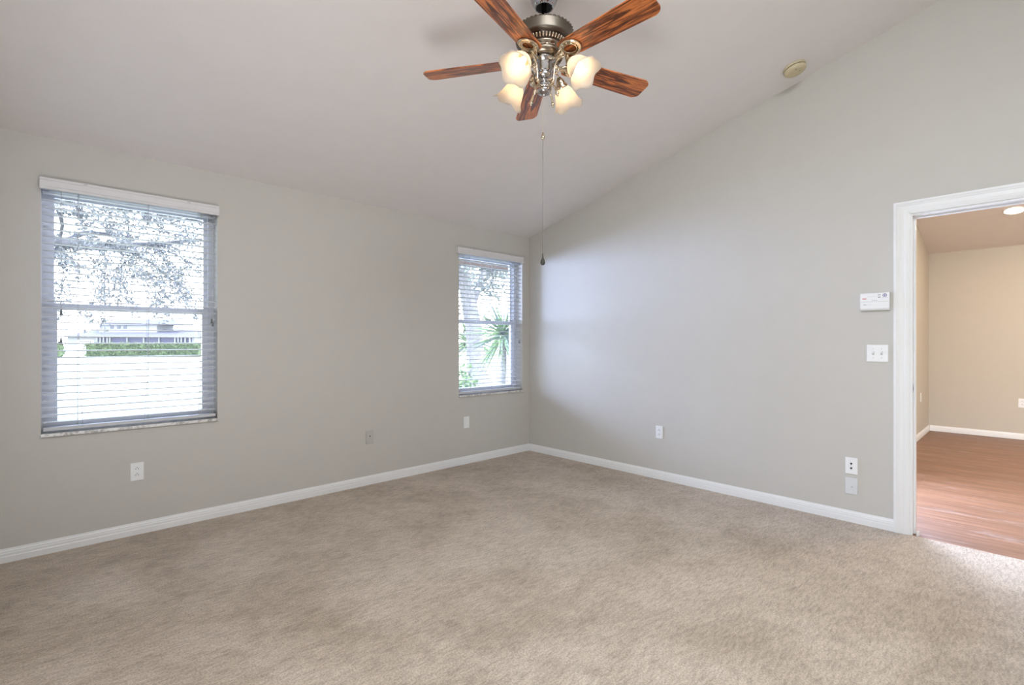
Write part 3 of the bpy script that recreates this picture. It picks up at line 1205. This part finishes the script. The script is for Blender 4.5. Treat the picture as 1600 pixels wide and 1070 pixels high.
# switch housing and light kit column
q = MB()
q.lathe([(0.060, Z(2.621)), (0.060, Z(2.612)), (0.044, Z(2.606)), (0.040, Z(2.600)), (0.041, Z(2.566)), (0.036, Z(2.560)), (0.030, Z(2.556))], 40)
q.build('switch_housing', M['chrome'], fan)
lk = MB()
lk.lathe([(0.030, Z(2.557)), (0.040, Z(2.553)), (0.046, Z(2.545)), (0.042, Z(2.534)), (0.026, Z(2.527)), (0.014, Z(2.524)), (0.015, Z(2.512)), (0.023, Z(2.508)), (0.023, Z(2.503)),
          (0.018, Z(2.500)), (0.020, Z(2.486)), (0.022, Z(2.482)), (0.034, Z(2.478)), (0.037, Z(2.471)), (0.032, Z(2.461)), (0.018, Z(2.455)), (0.006, Z(2.453)), (0.005, Z(2.447)), (0.0001, Z(2.446))], 40)
for k in range(18):
    a = 2 * PI * k / 18
    lk.ball((0.041 * math.cos(a), 0.041 * math.sin(a), Z(2.5535)), 0.0045, 6, 5)
lk.build('light_kit_column', M['chrome'], fan)

# blades
BZ = 2.622
bl = MB()
outline = []
r0, r1 = 0.118, 0.612


def half(r_):
    q_ = (r_ - r0) / (r1 - r0)
    return 0.053 + 0.014 * q_


up = []
for k in range(7):                          # root corner
    a = PI / 2 * k / 6
    up.append((r0 + 0.022 - 0.022 * math.cos(a), half(r0) - 0.022 + 0.022 * math.sin(a)))
for k in range(1, 9):
    rr = r0 + 0.022 + (r1 - 0.045 - r0 - 0.022) * k / 8
    up.append((rr, half(rr)))
for k in range(1, 9):                       # tip corner
    a = PI / 2 * k / 8
    up.append((r1 - 0.045 + 0.045 * math.sin(a) * (1.0), half(r1) - 0.034 + 0.034 * math.cos(a)))
outline = up + [(a, -b) for a, b in reversed(up)]
bl.prism(outline, -0.003, 0.003, 'z')
th0 = math.radians(53.47)


def iron_mesh():
    b_ = MB()
    cx_, zz = 0.168, -0.010
    mt = Matrix.Translation((cx_, 0, zz + 0.002))
    b_.torus(0.040, 0.0120, 32, 8, mt @ Matrix.Diagonal((1.12, 0.95, 0.55, 1)))
    b_.torus(0.0290, 0.0035, 28, 6, Matrix.Translation((cx_, 0, zz - 0.001)) @ Matrix.Diagonal((1.12, 0.95, 0.8, 1)))
    for k in range(12):
        a = 2 * PI * k / 12 + 0.2
        b_.ball((cx_ + 0.0450 * math.cos(a), 0.0380 * math.sin(a), zz - 0.004), 0.0044, 6, 5)
    b_.tube([(0.048, 0, -0.010), (0.080, 0, -0.019), (0.110, 0, -0.019), (0.130, 0, -0.012)], [0.0115, 0.0085, 0.0085, 0.011], 12)
    for k in (-1, 1):
        b_.tube([(0.085, 0.004 * k, -0.019), (0.108, 0.016 * k, -0.017), (0.136, 0.024 * k, -0.011)], [0.004, 0.0045, 0.004], 8)
    return b_


droop = math.radians(1.3)
pitch = math.radians(12.0)
for k in range(5):
    a = th0 + 2 * PI * k / 5
    # clockwise edge (seen from above) is the higher one
    rot = Matrix.Rotation(a, 4, 'Z') @ Matrix.Rotation(droop, 4, 'Y') @ Matrix.Rotation(-pitch, 4, 'X')
    if k == 0:
        ob = bl.build('blade', M['blade'], fan)
        bmesh_me = ob.data
        io = iron_mesh().build('blade_iron', M['brassy'], ob)
        iron_me = io.data
    else:
        ob = bpy.data.objects.new('blade', bmesh_me)
        C.objects.link(ob)
        ob.parent = fan
        io = bpy.data.objects.new('blade_iron', iron_me)
        C.objects.link(io)
        io.parent = ob
    e = rot.to_euler()
    ob.location = (0, 0, Z(BZ))
    ob.rotation_euler = e
# the four lamp arms
fwd = Vector((0.68747, 0.72621, 0))
rgt = Vector((0.72621, -0.68747, 0))
d0 = (rgt * 0.187 - fwd * 0.148).normalized()
ang0 = math.atan2(d0.y, d0.x)
AX = math.atan2(0.085, 0.073)               # shade axis below horizontal


def smooth_path(pts, n=6):
    out = []
    P_ = [Vector(p) for p in pts]
    for i in range(len(P_) - 1):
        p0 = P_[max(i - 1, 0)]
        p1, p2 = P_[i], P_[i + 1]
        p3 = P_[min(i + 2, len(P_) - 1)]
        for k in range(n):
            t = k / n
            out.append(0.5 * ((2 * p1) + (-p0 + p2) * t + (2 * p0 - 5 * p1 + 4 * p2 - p3) * t * t + (-p0 + 3 * p1 - 3 * p2 + p3) * t ** 3))
    out.append(P_[-1])
    return out


def ripple(s, a, r_, z_):
    w_ = max(0.0, (s - 0.45) / 0.55) ** 2.2
    c = math.cos(5 * a)
    return r_ * (1 + 0.055 * w_ * c), z_ + 0.009 * w_ * c


arm_me = soc_me = sh_me = bu_me = None
for k in range(4):
    a = ang0 + PI / 2 * k
    first = k == 0
    if first:
        b_ = MB()
        path = smooth_path([(0.016, 0, Z(2.494)), (0.036, 0, Z(2.490)), (0.054, 0, Z(2.506)), (0.058, 0, Z(2.540)), (0.066, 0, Z(2.580)), (0.088, 0, Z(2.604)), (0.116, 0, Z(2.603)), (0.136, 0, Z(2.588))])
        b_.tube(path, 0.0050, 8)
        sc = smooth_path([(0.030, 0, Z(2.492)), (0.052, 0, Z(2.482)), (0.064, 0, Z(2.470)), (0.076, 0, Z(2.444))])
        b_.tube(sc, 0.0055, 8)
        b_.ball((0.077, 0, Z(2.438)), 0.0095, 10, 7)
        b_.ball((0.079, 0, Z(2.427)), 0.0055, 8, 6)
        cu = smooth_path([(0.058, 0, Z(2.545)), (0.072, 0, Z(2.535)), (0.084, 0, Z(2.548)), (0.080, 0, Z(2.563)), (0.068, 0, Z(2.560))])
        b_.tube(cu, 0.0042, 8)
        b_.ball((0.069, 0, Z(2.560)), 0.0065, 8, 6)
        b_.ball((0.052, 0, Z(2.502)), 0.0085, 8, 6)
        arm = b_.build('light_arm', M['brassy'], fan)
        arm_me = arm.data
    else:
        arm = bpy.data.objects.new('light_arm', arm_me)
        C.objects.link(arm)
        arm.parent = fan
    arm.rotation_euler = (0, 0, a)
    # local frame whose +z runs along the shade axis
    base = Vector((0.134, 0, Z(2.590)))
    rotm = Matrix.Rotation(PI / 2 + AX, 4, 'Y')
    if first:
        s_ = MB()
        s_.lathe([(0.0001, -0.006), (0.010, -0.006), (0.012, 0.0), (0.015, 0.004), (0.022, 0.018), (0.024, 0.030), (0.029, 0.034), (0.031, 0.044), (0.029, 0.047), (0.0001, 0.046)], 28)
        so_ = s_.build('socket', M['brassy'], arm)
        soc_me = so_.data
        g = MB()
        pf = [(0.027, 0.038), (0.029, 0.046), (0.038, 0.058), (0.047, 0.074), (0.052, 0.092), (0.057, 0.110), (0.064, 0.127), (0.073, 0.141), (0.079, 0.148)]
        g.lathe(pf, 60, None, 0, True, ripple)
        sh = g.build('glass_shade', M['shade'], arm)
        sd = sh.modifiers.new('thickness', 'SOLIDIFY')
        sd.thickness = 0.002
        u = MB()
        u.lathe([(0.0001, 0.046), (0.013, 0.046), (0.013, 0.064), (0.017, 0.074), (0.023, 0.086), (0.0245, 0.098), (0.021, 0.111), (0.011, 0.120), (0.0001, 0.122)], 24)
        bu = u.build('bulb', M['bulb'], arm)
    else:
        so_ = bpy.data.objects.new('socket', soc_me)
        sh = bpy.data.objects.new('glass_shade', bpy.data.meshes[sh_me])
        bu = bpy.data.objects.new('bulb', bpy.data.meshes[bu_me])
        for o_ in (so_, sh, bu):
            C.objects.link(o_)
            o_.parent = arm
        sd = sh.modifiers.new('thickness', 'SOLIDIFY')
        sd.thickness = 0.002
    sh_me, bu_me = sh.data.name, bu.data.name
    for o_ in (so_, sh, bu):
        o_.location = base
        o_.rotation_euler = rotm.to_euler()

# pull chain with coupling and pendant
q = MB()
cx_, cy_ = -0.006 * rgt.x - 0.004 * fwd.x, -0.006 * rgt.y - 0.004 * fwd.y
zz = 2.452
while zz > 2.262:
    q.ball((cx_, cy_, Z(zz)), 0.0016, 6, 4)
    zz -= 0.0036
q.tube([(cx_, cy_, Z(2.452)), (cx_, cy_, Z(2.262))], 0.0007, 5)
pc = q.build('pull_chain', M['brassy'], fan)
q = MB()
q.lathe([(0.0001, Z(2.268)), (0.0035, Z(2.266)), (0.005, Z(2.256)), (0.0095, Z(2.248)), (0.0095, Z(2.240)), (0.005, Z(2.232)), (0.0001, Z(2.231))], 16, Matrix.Translation((cx_, cy_, 0)))
q.build('chain_coupling', M['brassy'], pc)
q = MB()
q.tube([(cx_, cy_, Z(2.234)), (cx_ - 0.001, cy_, Z(1.672))], 0.0016, 6)
q.build('pull_cord', M['cordline'], pc)
q = MB()
q.lathe([(0.0001, Z(1.676)), (0.0025, Z(1.674)), (0.0032, Z(1.662)), (0.0028, Z(1.657)), (0.005, Z(1.650)), (0.0095, Z(1.640)), (0.0120, Z(1.630)), (0.0105, Z(1.622)), (0.006, Z(1.6175)), (0.0001, Z(1.617))], 20, Matrix.Translation((cx_ - 0.001, cy_, 0)))
q.build('pendant', M['pendant'], pc)

# ------------------------------------------------------------------ outside
GZ = -0.15
mb = MB()
mb.box(-160, 160, -40, 260, GZ - 0.3, GZ)
struct('ground', mb, M['lawn'], 'sunlit pale lawn outside the windows', 'lawn')


def leaf_quad(b_, p, d, n, L_, W_, mi=0):
    s = d.cross(n).normalized()
    t = p + d * L_
    m_ = p + d * L_ * 0.45 + n * L_ * 0.08
    b_.add([p, m_ + s * W_, t, m_ - s * W_], [(0, 1, 2, 3)], mi)


def rvec(rd):
    while True:
        q_ = Vector((rd.uniform(-1, 1), rd.uniform(-1, 1), rd.uniform(-1, 1)))
        if 0.05 < q_.length < 1:
            return q_.normalized()


def tree(label, base, height, lean, crown_c, crown_r, n_twig, leaves_per, lsize, seed, m_leaf, m_bark, trunk_r, limbs):
    rd = random.Random(seed)
    root = thing('tree', label, 'tree', base)
    b0 = Vector((0, 0, 0))
    top = Vector((lean[0], lean[1], height))
    tb = MB()
    pts = [b0.lerp(top, k / 8) + Vector((rd.uniform(-.05, .05), rd.uniform(-.05, .05), 0)) * (k > 0) for k in range(9)]
    pts[0].z = 0
    tb.tube(pts, [trunk_r * (1.25 if k == 0 else 1 - 0.35 * k / 8) for k in range(9)], 10)
    ends = []
    cc = Vector(crown_c)
    for i in range(limbs):
        st = pts[rd.randint(5, 8)]
        tgt = cc + Vector((rd.uniform(-1, 1) * crown_r[0], rd.uniform(-1, 1) * crown_r[1], rd.uniform(-.6, .9) * crown_r[2])) * 0.8
        mid = st.lerp(tgt, 0.5) + rvec(rd) * 0.25 + Vector((0, 0, 0.15))
        pth = smooth_path([st, st.lerp(mid, .5) + rvec(rd) * .08, mid, mid.lerp(tgt, .5) + rvec(rd) * .12, tgt], 4)
        nn = len(pth)
        tb.tube(pth, [trunk_r * 0.5 * (1 - 0.85 * k / nn) for k in range(nn)], 6)
        for k in range(5):
            ends.append(pth[rd.randint(nn // 3, nn - 1)])
    tw_pts = []
    for i in range(n_twig):
        v_ = rvec(rd) * (rd.random() ** 0.4)
        p = cc + Vector((v_.x * crown_r[0], v_.y * crown_r[1], v_.z * crown_r[2]))
        e_ = min(ends, key=lambda q_: (q_ - p).length)
        d_ = (p - e_)
        if d_.length > 1.1:
            e_ = p - d_.normalized() * 0.8
        tb.tube([e_, e_.lerp(p, .5) + rvec(rd) * .05, p], [0.012, 0.008, 0.004], 4, 0, False)
        tw_pts.append((e_, p))
    tb.build('trunk', m_bark, root)
    lb = MB()
    for e_, p in tw_pts:
        for k in range(leaves_per):
            q_ = e_.lerp(p, rd.uniform(0.25, 1.05)) + rvec(rd) * rd.uniform(0, 0.14)
            d_ = (rvec(rd) + Vector((0, 0, -0.3))).normalized()
            n_ = rvec(rd)
            n_ = (n_ - d_ * n_.dot(d_)).normalized()
            leaf_quad(lb, q_, d_, n_, lsize * rd.uniform(.7, 1.3), lsize * rd.uniform(.2, .34))
    lb.build('foliage', m_leaf, root)
    return root


tree('broad tree with spreading branches on the lawn outside the wide window', (-4.50, 8.0, GZ), 4.3, (0.5, 0.1), (1.9, 0.2, 3.80), (2.9, 2.3, 2.35), 460, 36, 0.078, 11, M['leaf'], M['bark'], 0.17, 12)
tree('thick pale trunk tree outside the window nearest the corner', (2.75, 4.1, GZ), 3.4, (-0.2, 0.5), (-0.2, 0.6, 3.9), (2.2, 2.0, 1.9), 170, 20, 0.13, 4, M['leaf_pale'], M['barkpale'], 0.22, 9)
tree('tall pale-leaved tree beyond the trunk outside the corner window', (4.6, 9.5, GZ), 4.0, (0.2, 0.3), (0.0, 0.2, 4.2), (3.0, 2.2, 2.6), 170, 18, 0.16, 8, M['leaf_pale'], M['barkpale'], 0.14, 9)

# spiky plants
rd = random.Random(21)


def blade_leaf(b_, base, d, L_, W_, drop, mi):
    n = 7
    side = d.cross(Vector((0, 0, 1)))
    if side.length < 0.05:
        side = Vector((1, 0, 0))
    side.normalize()
    side = Matrix.Rotation(rd.uniform(-1.3, 1.3), 3, d) @ side
    vs_ = []
    for k in range(n):
        t = k / (n - 1)
        p = base + d * L_ * t + Vector((0, 0, -drop * L_ * t * t))
        w_ = W_ * (0.55 + 1.2 * t if t < 0.35 else (1 - t) / 0.65 + 0.02)
        nrm = side.cross(d).normalized()
        vs_ += [p + side * w_, p - nrm * w_ * 0.35, p - side * w_]
    fs = []
    for k in range(n - 1):
        for j in range(2):
            fs.append((k * 3 + j, k * 3 + j + 1, (k + 1) * 3 + j + 1, (k + 1) * 3 + j))
    b_.add(vs_, fs, mi, True)


def spiky(label, loc, zc, n, l0, l1, w0, w1, mats, e0, e1):
    sp_ = thing('spiky_plant', label, 'plant', loc, 0, 'spiky plants outside the corner window')
    q_ = MB()
    q_.tube(smooth_path([(0.02, 0.03, 0), (0.0, 0.02, zc * .35), (0.02, 0, zc * .7), (0, 0, zc)], 4), 0.05, 10)
    q_.build('stem', M['barkpale'], sp_)
    q_ = MB()
    for k in range(n):
        el = rd.uniform(e0, e1)
        az = rd.uniform(0, 2 * PI)
        d_ = Vector((math.cos(el) * math.cos(az), math.cos(el) * math.sin(az), math.sin(el)))
        blade_leaf(q_, Vector((0, 0, zc + 0.06 * math.sin(el))), d_, rd.uniform(l0, l1), rd.uniform(w0, w1), rd.uniform(0.05, 0.4), 0 if rd.random() < .65 else 1)
    q_.build('leaves', mats, sp_)


spiky('spiky green yucca-like plant close outside the window nearest the corner', (1.06, 1.62, GZ), 1.50, 150, 0.5, 0.74, 0.014, 0.021, [M['palm'], M['palm_dark']], -0.95, 1.35)
spiky('paler spiky plant farther off behind the thick pale trunk', (3.95, 6.0, GZ), 1.35, 120, 0.7, 1.1, 0.018, 0.026, [M['palm'], M['leaf_pale']], -0.5, 1.2)

# low shrub at the foot of the trunk
sh_ = thing('shrub', 'small bright green shrub low outside the window nearest the corner', 'shrub', (1.36, 3.0, GZ))
q = MB()
for k in range(500):
    v_ = rvec(rd) * (rd.random() ** .4)
    p = Vector((v_.x * .32, v_.y * .3, .55 + v_.z * .45))
    d_ = rvec(rd)
    n_ = rvec(rd)
    n_ = (n_ - d_ * n_.dot(d_)).normalized()
    leaf_quad(q, p, d_, n_, rd.uniform(.07, .12), rd.uniform(.02, .035))
q.build('foliage', M['palm'], sh_)
q = MB()
for k in range(6):
    q.tube([(0, 0, 0), (rd.uniform(-.1, .1), rd.uniform(-.1, .1), .3), (rd.uniform(-.25, .25), rd.uniform(-.2, .2), .75)], [.012, .009, .004], 5)
q.build('stem', M['bark'], sh_)

# brown porch beam outside the corner window
pb = thing('porch_beam', 'dark brown wooden porch beam outside the window nearest the corner', 'beam', (0.2, 1.25, GZ))
q = MB()
q.box(-2.6, 1.75, -0.05, 0.05, 2.42, 2.78)
q.build('beam_board', M['beam'], pb)
for x in (-2.5, 1.68):
    q = MB()
    q.box(x - 0.05, x + 0.05, -0.05, 0.05, 0.0, 2.42)
    q.build('post', M['beam'], pb)


# hedges
def hedge(label, loc, L_, D_, H_, n, seed, rz_=0.0, group='clipped hedges across the lawn'):
    rd_ = random.Random(seed)
    r_ = thing('hedge', label, 'hedge', loc, rz_, group)
    b_ = MB()
    b_.bbox(-L_ / 2 + .12, L_ / 2 - .12, -D_ / 2 + .12, D_ / 2 - .12, 0, H_ - .12, .15)
    for k in range(n):
        p = Vector((rd_.uniform(-L_ / 2, L_ / 2), rd_.uniform(-D_ / 2, D_ / 2), rd_.uniform(0.05, H_)))
        ax = rd_.randint(0, 2)
        if ax == 0:
            p.y = -D_ / 2 + rd_.uniform(0, .12)
        elif ax == 1:
            p.z = H_ - rd_.uniform(0, .12)
        d_ = rvec(rd_)
        n_ = rvec(rd_)
        n_ = (n_ - d_ * n_.dot(d_)).normalized()
        leaf_quad(b_, p, d_, n_, rd_.uniform(.14, .26), rd_.uniform(.05, .09))
    b_.build('foliage', M['hedge'], r_)
    return r_


def at(px, py_depth, z=GZ):
    d_ = fwd + rgt * ((px - 800) / 768)
    p = CAM + d_ * py_depth
    return Vector((p.x, p.y, z))


pA, pB = at(137, 46.5), at(316, 48.5)
dv = pB - pA
hedge('long clipped green hedge across the lawn before the distant house', (pA + pB) / 2, dv.length, 1.4, 1.30, 3600, 5, math.atan2(dv.y, dv.x))
pA, pB = at(70, 46.5), at(97, 46.9)
dv = pB - pA
hedge('short stub of green hedge seen behind the hanging tassel', (pA + pB) / 2, dv.length, 1.4, 1.36, 900, 6, math.atan2(dv.y, dv.x))

# distant house
hd = 108.0
pA, pB = at(96, hd), at(322, hd)
dv = pB - pA
hl = dv.length
hz_ = math.atan2(dv.y, dv.x)
ho = thing('house', 'pale house with dark porch and grey roof far across the lawn', 'house', (pA + pB) / 2, hz_)
s = hd / 768.0


def hx_(px):
    return (px - (96 + 322) / 2) * s


def hzz(py):
    return CAM.z - GZ + (535 - py) * s


q = MB()
q.box(hx_(100), hx_(300), 0.8, 9, 0, hzz(526))
q.box(hx_(140), hx_(232), 2.5, 8, hzz(526), hzz(506))
q.build('wall', M['stucco'], ho)
q = MB()
y0, y1 = -0.4, 9.6
q.add([(hx_(96), y0, hzz(526)), (hx_(304), y0, hzz(526)), (hx_(304), y1, hzz(526)), (hx_(96), y1, hzz(526)), (hx_(120), 4.6, hzz(514)), (hx_(285), 4.6, hzz(514))],
      [(0, 1, 5, 4), (1, 2, 5), (2, 3, 4, 5), (3, 0, 4), (0, 3, 2, 1)])
q.add([(hx_(136), 1.9, hzz(507)), (hx_(273), 1.9, hzz(507)), (hx_(273), 8.4, hzz(507)), (hx_(136), 8.4, hzz(507)), (hx_(165), 5, hzz(497)), (hx_(245), 5, hzz(497))],
      [(0, 1, 5, 4), (1, 2, 5), (2, 3, 4, 5), (3, 0, 4), (0, 3, 2, 1)])
q.build('roof', M['roof'], ho)
for a, b in ((158, 163), (169, 174), (179, 184)):
    q = MB()
    q.box(hx_(a), hx_(b), 2.42, 2.5, hzz(513), hzz(507.5))
    q.build('window', M['hwin'], ho)
q = MB()
q.box(hx_(150), hx_(296), 0.6, 0.8, 0.1, hzz(527.5))
q.build('porch_screen', M['hshade'], ho)
for px in (150, 155, 160, 166, 170, 197, 223, 247, 272, 277, 282, 288, 295):
    q = MB()
    q.box(hx_(px) - 0.11, hx_(px) + 0.11, 0.2, 0.45, 0, hzz(526.5))
    q.build('porch_post', M['stucco'], ho)
q = MB()
q.box(hx_(116), hx_(142), 0.72, 0.8, 0, hzz(531))
gd = q.build('garage_door', M['white'], ho)
q = MB()
for k in range(6):
    q.box(hx_(120 + 3.2 * k), hx_(122.2 + 3.2 * k), 0.68, 0.72, hzz(534.6), hzz(532.6))
q.build('pane', M['hwin'], gd)

# give every mesh object clean transforms before the render
bpy.context.view_layer.update()
